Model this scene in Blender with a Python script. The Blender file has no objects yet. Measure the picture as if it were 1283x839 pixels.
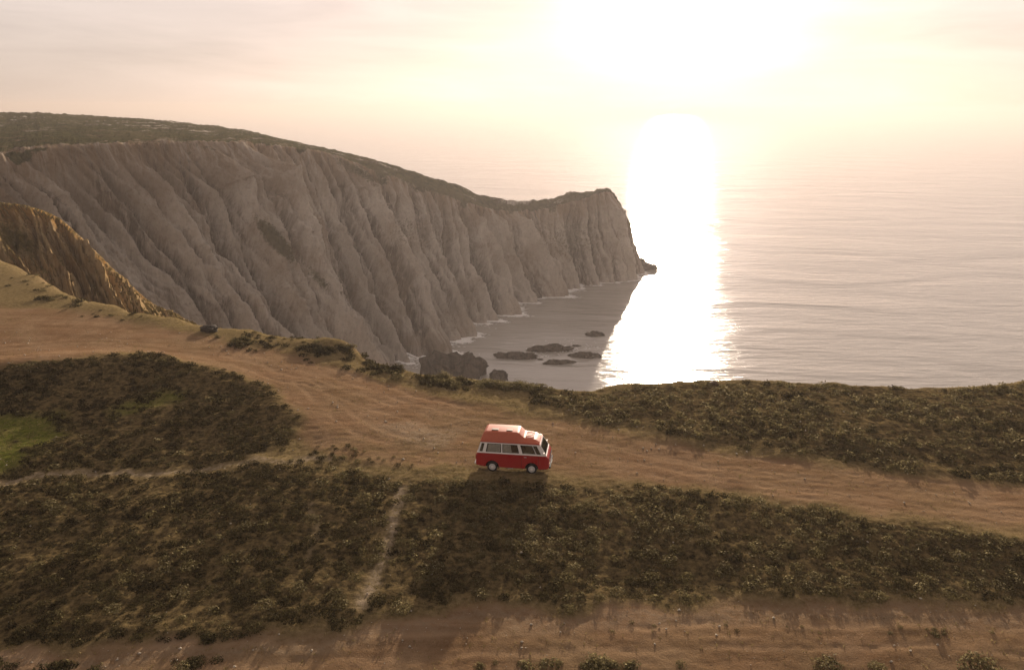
import bpy, bmesh, math, random
import numpy as np
from mathutils import Vector, Matrix
random.seed(7)
rng = np.random.default_rng(11)
R = math.radians
sc = bpy.context.scene
col = sc.collection

# ------------------------------------------------------------------ camera
FPX = 1000.0                       # focal length in pixels of the 1283 px wide photograph
CX, CY = 641.5, 419.5
PITCH = math.atan(282.0 / FPX)
ROLL = R(0.42)
CAMZ = 21.6
SEA = -62.0
cam_d = bpy.data.cameras.new('camera')
cam = bpy.data.objects.new('camera', cam_d)
col.objects.link(cam)
cam_d.sensor_width = 36.0
cam_d.lens = 36.0 * FPX / 1283.0
cam_d.clip_start = 0.5
cam_d.clip_end = 60000
cam.location = (0, 0, CAMZ)
CAMM = Matrix.Rotation(math.pi / 2 - PITCH, 4, 'X') @ Matrix.Rotation(ROLL, 4, 'Z')
cam.rotation_euler = CAMM.to_euler()
sc.camera = cam
CR = np.array(CAMM.to_3x3())

# ------------------------------------------------------------------ sun, sky, exposure
SUN_EL, SUN_AZ = R(10.6), R(11.1)          # azimuth to the right of +Y
sd = Vector((math.sin(SUN_AZ) * math.cos(SUN_EL), math.cos(SUN_AZ) * math.cos(SUN_EL), math.sin(SUN_EL)))
sun_d = bpy.data.lights.new('sun', 'SUN')
sun_d.energy = 5.0
sun_d.angle = R(0.6)
sun_d.color = (1.0, 0.84, 0.66)
sun = bpy.data.objects.new('sun', sun_d)
sun.rotation_euler = sd.to_track_quat('Z', 'Y').to_euler()
sun.location = (60, 300, 80)
col.objects.link(sun)

w = bpy.data.worlds.new('World')
sc.world = w
w.use_nodes = True
nt = w.node_tree
nt.nodes.clear()
def N(nt, typ, **kw):
    n = nt.nodes.new(typ)
    for k, v in kw.items():
        if k.startswith('i_'):
            n.inputs[int(k[2:])].default_value = v
        else:
            setattr(n, k, v)
    return n
def L(nt, a, b): nt.links.new(a, b)
sky = N(nt, 'ShaderNodeTexSky', sky_type='NISHITA', sun_disc=False)
sky.sun_elevation = SUN_EL
sky.sun_rotation = SUN_AZ
sky.altitude = 60
sky.air_density = 1.0
sky.dust_density = 1.2
sky.ozone_density = 1.0
tc = N(nt, 'ShaderNodeTexCoord')
# angular distance from the sun
dot = N(nt, 'ShaderNodeVectorMath', operation='DOT_PRODUCT')
L(nt, tc.outputs['Generated'], dot.inputs[0]); dot.inputs[1].default_value = sd
def M(nt, op, a, b=None, c=None, clamp=False):
    n = nt.nodes.new('ShaderNodeMath'); n.operation = op; n.use_clamp = clamp
    for i, x in enumerate((a, b, c)):
        if x is None: continue
        if isinstance(x, (int, float)): n.inputs[i].default_value = x
        else: nt.links.new(x, n.inputs[i])
    return n.outputs[0]
d01 = M(nt, 'MAXIMUM', M(nt, 'MULTIPLY_ADD', dot.outputs['Value'], 0.5, 0.5), 0.0)
sep = N(nt, 'ShaderNodeSeparateXYZ'); L(nt, tc.outputs['Generated'], sep.inputs[0])
up = M(nt, 'MAXIMUM', sep.outputs[2], 0.0)
horizon = M(nt, 'POWER', M(nt, 'SUBTRACT', 1.0, up), 5.0)
broad = M(nt, 'POWER', d01, 5.0)
wide = M(nt, 'POWER', d01, 60.0)
core = M(nt, 'POWER', d01, 420.0)
# thin high cloud veil: faint diagonal streaks
mp = N(nt, 'ShaderNodeMapping'); mp.inputs['Rotation'].default_value = (0.0, R(9), R(12)); mp.inputs['Scale'].default_value = (1.6, 1.6, 13.0)
L(nt, tc.outputs['Generated'], mp.inputs[0])
cn = N(nt, 'ShaderNodeTexNoise'); cn.inputs['Scale'].default_value = 1.7; cn.inputs['Detail'].default_value = 7; cn.inputs['Roughness'].default_value = 0.55; cn.inputs['Distortion'].default_value = 0.5
L(nt, mp.outputs[0], cn.inputs['Vector'])
streak = M(nt, 'MULTIPLY_ADD', cn.outputs['Fac'], 0.9, 0.55)
SKY_BASE, SKY_BROAD, SKY_WIDE, SKY_CORE = 0.235, 0.32, 0.0, 1.5
lum = M(nt, 'ADD', M(nt, 'MULTIPLY', M(nt, 'MULTIPLY_ADD', M(nt, 'MULTIPLY', broad, M(nt, 'MULTIPLY_ADD', horizon, 0.40, 0.60)), SKY_BROAD, SKY_BASE), streak),
        M(nt, 'ADD', M(nt, 'MULTIPLY', wide, SKY_WIDE), M(nt, 'MULTIPLY', core, SKY_CORE)))
veil = N(nt, 'ShaderNodeVectorMath', operation='SCALE'); veil.inputs[0].default_value = (1.0, 0.84, 0.74)
L(nt, lum, veil.inputs['Scale'])
SKY_STR = 0.05
bg1 = N(nt, 'ShaderNodeBackground'); bg1.inputs[1].default_value = SKY_STR
bg2 = N(nt, 'ShaderNodeBackground'); bg2.inputs[1].default_value = 1.0
thin = N(nt, 'ShaderNodeVectorMath', operation='MULTIPLY'); thin.inputs[1].default_value = (0.165, 0.145, 0.195)   # clear sky dimmed by the cloud veil
L(nt, sky.outputs[0], thin.inputs[0]); L(nt, thin.outputs[0], bg1.inputs[0]); L(nt, veil.outputs[0], bg2.inputs[0])
ads = N(nt, 'ShaderNodeAddShader'); L(nt, bg1.outputs[0], ads.inputs[0]); L(nt, bg2.outputs[0], ads.inputs[1])
wo = N(nt, 'ShaderNodeOutputWorld'); L(nt, ads.outputs[0], wo.inputs[0])

sc.view_settings.view_transform = 'Standard'
sc.view_settings.look = 'None'
sc.view_settings.exposure = 0.8
sc.view_settings.gamma = 1.0
sc.cycles.volume_bounces = 1
sc.cycles.max_bounces = 8
sc.cycles.transparent_max_bounces = 8
sc.cycles.use_denoising = True
sc.cycles.sample_clamp_indirect = 6.0

# ------------------------------------------------------------------ projection helpers
def ray(px, py):
    v = np.array([(px - CX) / FPX, -(py - CY) / FPX, -1.0])
    return CR @ v
def pz(px, py, z):                 # point where the line of sight meets height z
    d = ray(px, py); t = (z - CAMZ) / d[2]
    return np.array([d[0] * t, d[1] * t, z])
def pY(px, py, Y):                 # point on the line of sight at distance Y
    d = ray(px, py); t = Y / d[1]
    return np.array([d[0] * t, Y, CAMZ + d[2] * t])
def to_px(P):
    q = (np.asarray(P) - np.array([0, 0, CAMZ])) @ CR
    return CX - FPX * q[..., 0] / q[..., 2], CY + FPX * q[..., 1] / q[..., 2]

# ------------------------------------------------------------------ numpy noise
_perm = rng.permutation(256).astype(np.int64); _perm = np.concatenate([_perm, _perm, _perm])
_g3 = rng.normal(size=(256, 3)); _g3 /= np.linalg.norm(_g3, axis=1)[:, None]
def noise(x, y, z=0.0):
    x, y, z = np.broadcast_arrays(np.asarray(x, float), np.asarray(y, float), np.asarray(z, float))
    xi, yi, zi = np.floor(x), np.floor(y), np.floor(z)
    fx, fy, fz = x - xi, y - yi, z - zi
    xi = xi.astype(np.int64) & 255; yi = yi.astype(np.int64) & 255; zi = zi.astype(np.int64) & 255
    u, v, q = [f * f * f * (f * (f * 6 - 15) + 10) for f in (fx, fy, fz)]
    r = 0
    for a in (0, 1):
        for b in (0, 1):
            for c in (0, 1):
                g = _g3[_perm[_perm[_perm[(xi + a) & 255] + ((yi + b) & 255)] + ((zi + c) & 255)] & 255]
                d = g[..., 0] * (fx - a) + g[..., 1] * (fy - b) + g[..., 2] * (fz - c)
                r = r + d * (u if a else 1 - u) * (v if b else 1 - v) * (q if c else 1 - q)
    return r * 1.5
def fbm(x, y, z=0.0, o=4, g=0.5):
    s = 0; a = 1; f = 1
    for i in range(o):
        s = s + a * noise(x * f + 17.3 * i, y * f + 5.1 * i, z * f); a *= g; f *= 2.03
    return s
def sstep(a, b, x):
    t = np.clip((x - a) / (b - a), 0, 1); return t * t * (3 - 2 * t)

# ------------------------------------------------------------------ object helpers
def tag(o, label=None, cat=None, group=None, kind=None):
    if label: o['label'] = label
    if cat: o['category'] = cat
    if group: o['group'] = group
    if kind: o['kind'] = kind
    return o
def link(name, me, mat=None, parent=None, smooth=False):
    o = bpy.data.objects.new(name, me); col.objects.link(o)
    if mat: me.materials.append(mat)
    if parent: o.parent = parent
    if smooth: me.shade_smooth()
    return o
def mesh_np(name, V, F, attrs=None, uvs=None):
    """V (n,3); F (m,k) with constant k."""
    me = bpy.data.meshes.new(name)
    V = np.ascontiguousarray(V, np.float32); F = np.ascontiguousarray(F, np.int32)
    me.vertices.add(len(V)); me.vertices.foreach_set('co', V.ravel())
    k = F.shape[1]
    me.loops.add(F.size); me.loops.foreach_set('vertex_index', F.ravel())
    me.polygons.add(len(F)); me.polygons.foreach_set('loop_start', np.arange(0, F.size, k, dtype=np.int32))
    me.update(calc_edges=True)
    for n, a in (attrs or {}).items():
        a = np.asarray(a, np.float32)
        if a.ndim == 1:
            at = me.attributes.new(n, 'FLOAT', 'POINT'); at.data.foreach_set('value', a)
        else:
            at = me.attributes.new(n, 'FLOAT_VECTOR', 'POINT'); at.data.foreach_set('vector', a.ravel())
    return me
def grid_faces(nr, nc):
    i = np.arange(nr * nc).reshape(nr, nc)
    return np.stack([i[:-1, :-1], i[:-1, 1:], i[1:, 1:], i[1:, :-1]], -1).reshape(-1, 4)

# ------------------------------------------------------------------ materials
def new_mat(name):
    m = bpy.data.materials.new(name); m.use_nodes = True
    nt = m.node_tree; nt.nodes.clear()
    out = nt.nodes.new('ShaderNodeOutputMaterial')
    p = nt.nodes.new('ShaderNodeBsdfPrincipled')
    nt.links.new(p.outputs[0], out.inputs[0])
    return m, nt, p, out
def simple(name, c, rough=0.5, metal=0.0, coat=0.0, noise_amt=0.12, spec=0.5, scale=6.0):
    m, nt, p, out = new_mat(name)
    n = N(nt, 'ShaderNodeTexNoise'); n.inputs['Scale'].default_value = scale; n.inputs['Detail'].default_value = 5
    t = N(nt, 'ShaderNodeTexCoord'); L(nt, t.outputs['Object'], n.inputs['Vector'])
    v = M(nt, 'MULTIPLY_ADD', n.outputs['Fac'], noise_amt * 2, 1 - noise_amt)
    s = N(nt, 'ShaderNodeVectorMath', operation='SCALE'); s.inputs[0].default_value = c[:3]; L(nt, v, s.inputs['Scale'])
    L(nt, s.outputs[0], p.inputs['Base Color'])
    p.inputs['Roughness'].default_value = rough; p.inputs['Metallic'].default_value = metal
    p.inputs['Coat Weight'].default_value = coat; p.inputs['Specular IOR Level'].default_value = spec
    return m
def mixc(nt, f, a, b):
    n = nt.nodes.new('ShaderNodeMix'); n.data_type = 'RGBA'
    for s, x in ((n.inputs[0], f), (n.inputs[6], a), (n.inputs[7], b)):
        if isinstance(x, tuple): s.default_value = x if len(x) == 4 else (*x, 1)
        elif isinstance(x, (int, float)): s.default_value = x
        else: nt.links.new(x, s)
    return n.outputs[2]
def attr(nt, name, out='Fac'):
    a = nt.nodes.new('ShaderNodeAttribute'); a.attribute_name = name; return a.outputs[out]
def tex(nt, vec, scale, detail=6, rough=0.55, stretch=None, dist=0.0, rot=None):
    n = N(nt, 'ShaderNodeTexNoise'); n.inputs['Scale'].default_value = scale; n.inputs['Detail'].default_value = detail
    n.inputs['Roughness'].default_value = rough; n.inputs['Distortion'].default_value = dist
    if stretch or rot:
        m = N(nt, 'ShaderNodeMapping'); m.inputs['Scale'].default_value = stretch or (1, 1, 1)
        if rot: m.inputs['Rotation'].default_value = rot
        L(nt, vec, m.inputs[0]); vec = m.outputs[0]
    L(nt, vec, n.inputs['Vector'])
    return n.outputs['Fac']
def ramp(nt, f, a, b):             # linear step a..b
    n = N(nt, 'ShaderNodeMapRange'); n.inputs[1].default_value = a; n.inputs[2].default_value = b
    L(nt, f, n.inputs[0]); return n.outputs[0]
def bump(nt, p, h, strength, dist):
    b = N(nt, 'ShaderNodeBump'); b.inputs['Strength'].default_value = strength; b.inputs['Distance'].default_value = dist
    L(nt, h, b.inputs['Height']); L(nt, b.outputs[0], p.inputs['Normal'])

# near ground: bare reddish track, dry grass, dark scrub litter, green turf
m_ground, nt, p, out = new_mat('headland_ground')
g = N(nt, 'ShaderNodeNewGeometry').outputs['Position']
road, scrub, green, pale, rv = [attr(nt, k) for k in ('road', 'scrub', 'green', 'pale', 'rut')]
n1 = tex(nt, g, 0.35, 6, 0.6); n2 = tex(nt, g, 3.0, 8, 0.7); n3 = tex(nt, g, 14.0, 4, 0.7)
rs = tex(nt, g, 1.0, 7, 0.65, (0.09, 1.3, 1.0), 0.25, (0, 0, R(19)))
soil = mixc(nt, ramp(nt, rs, 0.36, 0.64), (0.150, 0.086, 0.046), (0.255, 0.155, 0.086))
soil = mixc(nt, M(nt, 'MULTIPLY', ramp(nt, n1, 0.42, 0.62), 0.45), soil, (0.30, 0.205, 0.125))
soil = mixc(nt, M(nt, 'MULTIPLY', ramp(nt, n2, 0.5, 0.72), 0.6), soil, (0.13, 0.08, 0.042))
soil = mixc(nt, M(nt, 'MULTIPLY', ramp(nt, n3, 0.52, 0.7), 0.4), soil, (0.36, 0.26, 0.17))
grass = mixc(nt, ramp(nt, n2, 0.35, 0.65), (0.115, 0.084, 0.036), (0.27, 0.195, 0.10))
grass = mixc(nt, M(nt, 'MULTIPLY', ramp(nt, n3, 0.45, 0.7), 0.55), grass, (0.06, 0.055, 0.022))
litter = mixc(nt, ramp(nt, n2, 0.38, 0.62), (0.042, 0.032, 0.017), (0.165, 0.118, 0.055))
c = mixc(nt, road, grass, soil)
c = mixc(nt, M(nt, 'MULTIPLY', pale, ramp(nt, n2, 0.35, 0.6)), c, (0.30, 0.235, 0.165))
c = mixc(nt, scrub, c, litter)
gr = mixc(nt, ramp(nt, n2, 0.35, 0.65), (0.06, 0.068, 0.013), (0.165, 0.165, 0.036))
c = mixc(nt, green, c, gr)
c = mixc(nt, M(nt, 'MULTIPLY', rv, 0.45), c, (0.37, 0.25, 0.15))
slope = N(nt, 'ShaderNodeSeparateXYZ'); L(nt, N(nt, 'ShaderNodeNewGeometry').outputs['True Normal'], slope.inputs[0])
steep = ramp(nt, slope.outputs[2], 0.86, 0.6)
rockc = mixc(nt, ramp(nt, tex(nt, g, 1.2, 8, 0.7, (1, 1, 0.25)), 0.35, 0.65), (0.11, 0.075, 0.045), (0.30, 0.21, 0.12))
c = mixc(nt, steep, c, rockc)
L(nt, c, p.inputs['Base Color']); p.inputs['Roughness'].default_value = 0.95; p.inputs['Specular IOR Level'].default_value = 0.0
hh = M(nt, 'ADD', M(nt, 'MULTIPLY', n2, 0.6), M(nt, 'MULTIPLY', n3, 0.4))
bump(nt, p, hh, 0.9, 0.16)

def rock_mat(name, ca, cb, cc, veg, vegcols, streak=1.0, warm=(0.24, 0.15, 0.08)):
    """uvm = (metres along the cliff, metres down the face, 0) stored per vertex"""
    m, nt, p, out = new_mat(name)
    uvm = attr(nt, 'uvm', 'Vector'); gp = N(nt, 'ShaderNodeNewGeometry')
    pos = gp.outputs['Position']
    a = tex(nt, uvm, 0.35, 9, 0.68, (1.0, 0.10, 1.0), 1.2)
    b = tex(nt, uvm, 1.3, 8, 0.7, (1.0, 0.16, 1.0), 0.6)
    d = tex(nt, pos, 0.045, 6, 0.6)
    e = tex(nt, pos, 0.9, 8, 0.72)
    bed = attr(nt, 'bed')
    base = mixc(nt, ramp(nt, M(nt, 'ADD', M(nt, 'MULTIPLY', bed, 0.6), M(nt, 'MULTIPLY', a, 0.55)), 0.44, 0.66), ca, cb)  # low values take the dark tone, shading the fin recesses by colour
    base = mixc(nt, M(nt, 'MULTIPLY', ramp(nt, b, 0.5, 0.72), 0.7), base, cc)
    base = mixc(nt, M(nt, 'MULTIPLY', ramp(nt, d, 0.47, 0.66), 0.55), base, warm)
    base = mixc(nt, M(nt, 'MULTIPLY', ramp(nt, e, 0.5, 0.75), 0.45), base, tuple(x * 0.45 for x in ca))
    lay = attr(nt, 'rim')                # 1 towards the cliff top: ochre soil
    base = mixc(nt, M(nt, 'MULTIPLY', lay, ramp(nt, a, 0.3, 0.6)), base, warm)
    s = N(nt, 'ShaderNodeSeparateXYZ'); L(nt, gp.outputs['Normal'], s.inputs[0])
    vg = ramp(nt, M(nt, 'ADD', s.outputs[2], M(nt, 'MULTIPLY', M(nt, 'SUBTRACT', d, 0.5), 0.7)), veg - 0.07, veg + 0.07)
    vg = M(nt, 'MAXIMUM', vg, ramp(nt, M(nt, 'ADD', attr(nt, 'plant'), M(nt, 'MULTIPLY', e, 0.9)), 0.8, 1.05))
    vc = mixc(nt, ramp(nt, tex(nt, pos, 0.35, 8, 0.75), 0.36, 0.62), vegcols[0], vegcols[1])
    vc = mixc(nt, M(nt, 'MULTIPLY', ramp(nt, d, 0.5, 0.68), 0.6), vc, vegcols[2])
    L(nt, mixc(nt, vg, base, vc), p.inputs['Base Color'])
    p.inputs['Roughness'].default_value = 0.9; p.inputs['Specular IOR Level'].default_value = 0.0
    h = M(nt, 'ADD', M(nt, 'MULTIPLY', a, 0.9), M(nt, 'ADD', M(nt, 'MULTIPLY', b, 0.5), M(nt, 'MULTIPLY', e, 0.5)))
    bump(nt, p, h, 1.0, 1.5)
    return m
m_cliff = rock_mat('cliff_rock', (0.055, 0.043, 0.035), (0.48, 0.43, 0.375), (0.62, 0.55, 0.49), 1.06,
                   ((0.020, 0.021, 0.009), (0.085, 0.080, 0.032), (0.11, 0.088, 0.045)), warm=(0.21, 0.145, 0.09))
m_spur = rock_mat('ochre_rock', (0.18, 0.115, 0.055), (0.46, 0.32, 0.165), (0.54, 0.44, 0.30), 0.90,
                  ((0.07, 0.055, 0.02), (0.22, 0.16, 0.06), (0.25, 0.17, 0.07)), warm=(0.35, 0.19, 0.06))
m_searock = rock_mat('wet_rock', (0.035, 0.028, 0.024), (0.10, 0.08, 0.065), (0.14, 0.115, 0.09), 1.6,
                     ((0.03, 0.03, 0.02), (0.05, 0.05, 0.03), (0.05, 0.05, 0.03)), warm=(0.07, 0.055, 0.04))

# sea
m_sea, nt, p, out = new_mat('sea_water')
nt.nodes.remove(p)
pos = N(nt, 'ShaderNodeNewGeometry').outputs['Position']
s1 = tex(nt, pos, 0.020, 3, 0.5, (0.5, 1.0, 1), 0.6, (0, 0, R(10)))
s2 = tex(nt, pos, 0.30, 4, 0.55, (0.25, 1.0, 1), 0.2, (0, 0, R(-4)))
s3 = tex(nt, pos, 0.55, 6, 0.7, (0.2, 1.0, 1), 0.3, (0, 0, R(3)))
hs = M(nt, 'ADD', M(nt, 'MULTIPLY', s1, 2.4), M(nt, 'ADD', M(nt, 'MULTIPLY', s2, 0.45), M(nt, 'MULTIPLY', s3, 0.08)))
b = N(nt, 'ShaderNodeBump'); b.inputs['Strength'].default_value = 1.0; b.inputs['Distance'].default_value = 1.0
L(nt, hs, b.inputs['Height'])
gls = N(nt, 'ShaderNodeBsdfGlossy', distribution='BECKMANN'); gls.inputs['Roughness'].default_value = 0.225
gls.inputs[0].default_value = (1, 1, 1, 1)
dif = N(nt, 'ShaderNodeBsdfDiffuse'); dif.inputs[0].default_value = (0.33, 0.305, 0.27, 1)
fre = N(nt, 'ShaderNodeFresnel'); fre.inputs[0].default_value = 1.40
for n_ in (gls, dif, fre): L(nt, b.outputs[0], n_.inputs['Normal'])
mxs = N(nt, 'ShaderNodeMixShader'); L(nt, fre.outputs[0], mxs.inputs[0]); L(nt, dif.outputs[0], mxs.inputs[1]); L(nt, gls.outputs[0], mxs.inputs[2])
L(nt, mxs.outputs[0], out.inputs[0])

m_foam = simple('sea_foam', (0.82, 0.80, 0.77), 0.9, noise_amt=0.2, scale=1.0)

def leaf_mat(name, dark, mid, light, trans=0.4):
    m, nt, p, out = new_mat(name)
    nt.nodes.remove(p)
    pos = N(nt, 'ShaderNodeNewGeometry').outputs['Position']
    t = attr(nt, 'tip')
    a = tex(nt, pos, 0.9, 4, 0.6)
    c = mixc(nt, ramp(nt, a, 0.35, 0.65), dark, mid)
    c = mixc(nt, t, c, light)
    d = N(nt, 'ShaderNodeBsdfDiffuse'); tr = N(nt, 'ShaderNodeBsdfTranslucent'); gl = N(nt, 'ShaderNodeBsdfGlossy')
    gl.inputs['Roughness'].default_value = 0.5
    L(nt, c, d.inputs[0]); L(nt, c, tr.inputs[0]); L(nt, c, gl.inputs[0])
    mx = N(nt, 'ShaderNodeMixShader'); mx.inputs[0].default_value = trans
    L(nt, d.outputs[0], mx.inputs[1]); L(nt, tr.outputs[0], mx.inputs[2])
    m2 = N(nt, 'ShaderNodeMixShader'); m2.inputs[0].default_value = 0.12
    L(nt, mx.outputs[0], m2.inputs[1]); L(nt, gl.outputs[0], m2.inputs[2])
    L(nt, m2.outputs[0], out.inputs[0])
    return m
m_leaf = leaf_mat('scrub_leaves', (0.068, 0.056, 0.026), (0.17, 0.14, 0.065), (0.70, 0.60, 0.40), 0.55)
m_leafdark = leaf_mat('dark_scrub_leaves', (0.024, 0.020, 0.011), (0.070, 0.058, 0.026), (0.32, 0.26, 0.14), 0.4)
m_grass = leaf_mat('dry_grass', (0.15, 0.115, 0.042), (0.26, 0.20, 0.08), (0.38, 0.30, 0.14), 0.4)
m_stone = simple('pebble', (0.42, 0.36, 0.28), 0.9, noise_amt=0.35, scale=3)

# ------------------------------------------------------------------ near headland terrain
def line(pts, z):                       # px polyline -> world X,Y at height z, sorted by X
    w = np.array([pz(x, y, z)[:2] for x, y in pts]); return w[np.argsort(w[:, 0])]
def yline(w, X):
    k0 = (w[1, 1] - w[0, 1]) / (w[1, 0] - w[0, 0]); k1 = (w[-1, 1] - w[-2, 1]) / (w[-1, 0] - w[-2, 0])
    return np.interp(X, w[:, 0], w[:, 1]) + np.where(X < w[0, 0], np.clip((X - w[0, 0]) * k0, -8, 8), 0) + np.where(X > w[-1, 0], np.clip((X - w[-1, 0]) * k1, -8, 8), 0)
BANK = 0.6
top_l = line([(-40, 606), (150, 603), (350, 597), (470, 600), (600, 606), (700, 606), (900, 628), (1100, 652), (1320, 684)], -0.3)
foot_l = line([(-40, 800), (200, 790), (350, 780), (500, 766), (650, 757), (800, 750), (1000, 748), (1320, 752)], -BANK - 0.3)
mnd_top = line([(-60, 462), (60, 448), (180, 444), (280, 458), (350, 480), (400, 520), (440, 560)], 0.4)
mnd_foot = line([(-60, 600), (200, 590), (350, 578), (440, 572)], -1.1)
EDGE = [(-20, 322), (30, 345), (80, 372), (140, 390), (200, 401), (265, 411), (350, 414), (400, 419), (432, 428), (455, 450), (520, 465),
        (600, 474), (650, 479), (700, 485), (745, 489), (790, 485), (850, 480), (890, 476), (950, 479), (1050, 484), (1150, 489), (1225, 488), (1300, 477)]
edge_l = np.array([pz(x, y, 0.2 if x > 440 or x < 340 else 0.9)[:2] for x, y in EDGE])
edge_l = edge_l[np.argsort(edge_l[:, 0])]
edge_l = np.vstack([[-600, 900], [-150, 206], [-100, 150], edge_l, [60, 62], [90, 60], [200, 50], [700, 20]])
KN = pz(420, 428, 0.5)
def height(X, Y, detail=True):
    X = np.asarray(X, float); Y = np.asarray(Y, float)
    wob = 1.2 * noise(X / 9, Y / 9, 3.3)
    Yt, Yf = yline(top_l, X) + wob * 0.5, yline(foot_l, X) + wob * 0.3
    low = -1.1 * (1 - sstep(-30, -8, X))                  # left bench lies lower
    mt, mf = yline(mnd_top, X), yline(mnd_foot, X)
    mt = np.maximum(mt, mf + 3)
    side = 1 - sstep(-30, -12, X + 0.35 * (Y - 50))
    tt = np.clip((Y - mf) / (mt - mf), -0.2, 2)
    mound = sstep(0, 1, tt) * 1.5 * (1 - sstep(-30, -8, X)) + side * 0.9 * np.exp(-((tt - 0.86) / 0.16) ** 2)
    h = low + np.where(Y > mf, mound, 0)
    bank = sstep(0.0, 1.0, (Yt - Y) / np.maximum(Yt - Yf, 2))
    h = h - BANK * bank * (1 - 0.28 * (1 - sstep(-24, -11, X)))
    h = h - 0.045 * np.maximum(Yf - Y, 0)
    h = h + 0.012 * np.maximum(-X - 30, 0) + 0.16 * np.maximum(-X - 92, 0)
    h = h + 0.75 * np.exp(-((X - KN[0]) ** 2 / 14 + (Y - KN[1]) ** 2 / 5))
    h = h + 0.35 * sstep(46, 56, Y) * sstep(2, 12, X)
    if detail:
        h = h + 0.22 * fbm(X / 5.5, Y / 5.5, 1.7, 3) + 0.05 * fbm(X / 1.1, Y / 1.1, 4.2, 2)
    ye = np.interp(X, edge_l[:, 0], edge_l[:, 1])
    slope_e = np.abs(np.gradient(edge_l[:, 1], edge_l[:, 0])); se = np.interp(X, edge_l[:, 0], slope_e)
    d = (Y - ye + 1.0 * fbm(X / 6, Y / 20, 8.1, 3)) / np.sqrt(1 + np.minimum(se, 2) ** 2)
    d = np.maximum(d, 0)
    drop = 1.7 * (np.sqrt(d * d + 2.2) - math.sqrt(2.2)) * (1 + 0.25 * fbm(X / 4, Y / 30, 2.2, 3) * (d > 0))
    return np.maximum(h - drop, SEA - 6)
def hit(px, py):
    """march along the line of sight to the ground"""
    d = ray(px, py); ts = np.linspace(18, 190, 1400)
    P = d[None] * ts[:, None]; z = CAMZ + P[:, 2]
    hz = height(P[:, 0], P[:, 1], False)
    i = np.argmax(z < hz)
    if hz[i] < -4.6 or z[i] >= hz[i]:          # the sight line clears the bluff edge
        q = pz(px, py, 0.4); return q[0], q[1]
    return P[i, 0], P[i, 1]
def poly(pts): return np.array([hit(x, y) for x, y in pts])
def inside(P, X, Y, soft):
    """signed distance style soft mask of polygon"""
    n = len(P); ins = np.zeros(X.shape, bool); dist = np.full(X.shape, 1e9)
    for i in range(n):
        x0, y0 = P[i]; x1, y1 = P[(i + 1) % n]
        c = ((y0 > Y) != (y1 > Y)) & (X < (x1 - x0) * (Y - y0) / (y1 - y0 + 1e-12) + x0); ins ^= c
        t = np.clip(((X - x0) * (x1 - x0) + (Y - y0) * (y1 - y0)) / ((x1 - x0) ** 2 + (y1 - y0) ** 2 + 1e-12), 0, 1)
        dist = np.minimum(dist, np.hypot(X - x0 - t * (x1 - x0), Y - y0 - t * (y1 - y0)))
    s = np.where(ins, dist, -dist)
    return sstep(-soft, soft, s)
def near_line(P, X, Y):
    d = np.full(X.shape, 1e9)
    for i in range(len(P) - 1):
        x0, y0 = P[i]; x1, y1 = P[i + 1]
        t = np.clip(((X - x0) * (x1 - x0) + (Y - y0) * (y1 - y0)) / ((x1 - x0) ** 2 + (y1 - y0) ** 2 + 1e-12), 0, 1)
        d = np.minimum(d, np.hypot(X - x0 - t * (x1 - x0), Y - y0 - t * (y1 - y0)))
    return d
ROAD = poly([(-60, 378), (0, 384), (100, 390), (200, 410), (300, 430), (400, 452), (470, 474), (560, 498), (650, 516), (700, 526), (800, 546), (900, 564),
             (1000, 579), (1100, 592), (1330, 617), (1330, 672), (1100, 641), (1000, 627), (900, 613), (800, 600), (700, 591), (590, 585), (500, 580),
             (430, 572), (375, 560), (380, 515), (350, 485), (280, 462), (200, 444), (130, 441), (60, 451), (0, 468), (-60, 490)])
MOUND = poly([(-60, 470), (60, 453), (130, 444), (200, 447), (280, 463), (345, 487), (372, 515), (370, 550), (330, 572), (200, 586), (90, 594), (-60, 600)])
BELT = poly([(-60, 606), (200, 597), (330, 585), (420, 590), (520, 603), (600, 606), (690, 604), (760, 606), (900, 622), (1000, 636), (1100, 650), (1200, 664), (1340, 690),
             (1340, 750), (1100, 746), (900, 742), (750, 750), (600, 760), (500, 766), (420, 780), (250, 800), (120, 800), (-60, 812)])
FIELD = poly([(640, 482), (745, 488), (890, 478), (1050, 484), (1220, 488), (1340, 478), (1340, 612), (1283, 606), (1150, 592), (1000, 570), (860, 548), (760, 530), (700, 512)])
GREEN = poly([(-60, 520), (60, 522), (85, 540), (60, 562), (10, 588), (-60, 600)])
GREEN2 = poly([(140, 508), (190, 492), (235, 492), (225, 503), (180, 515), (140, 525)])
PALE1 = poly([(470, 535), (520, 528), (570, 540), (560, 556), (500, 552)])
SIDEP = poly([(-20, 602), (100, 596), (200, 591), (330, 580), (400, 573)])
FOOTP = poly([(506, 612), (492, 655), (486, 690), (470, 725), (455, 762)])
FOOTP2 = poly([(396, 632), (392, 670), (386, 700)])
LOWTOP = poly([(80, 806), (250, 800), (420, 786), (520, 772), (620, 764), (750, 756), (900, 750), (1100, 753), (1330, 759)])
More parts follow.
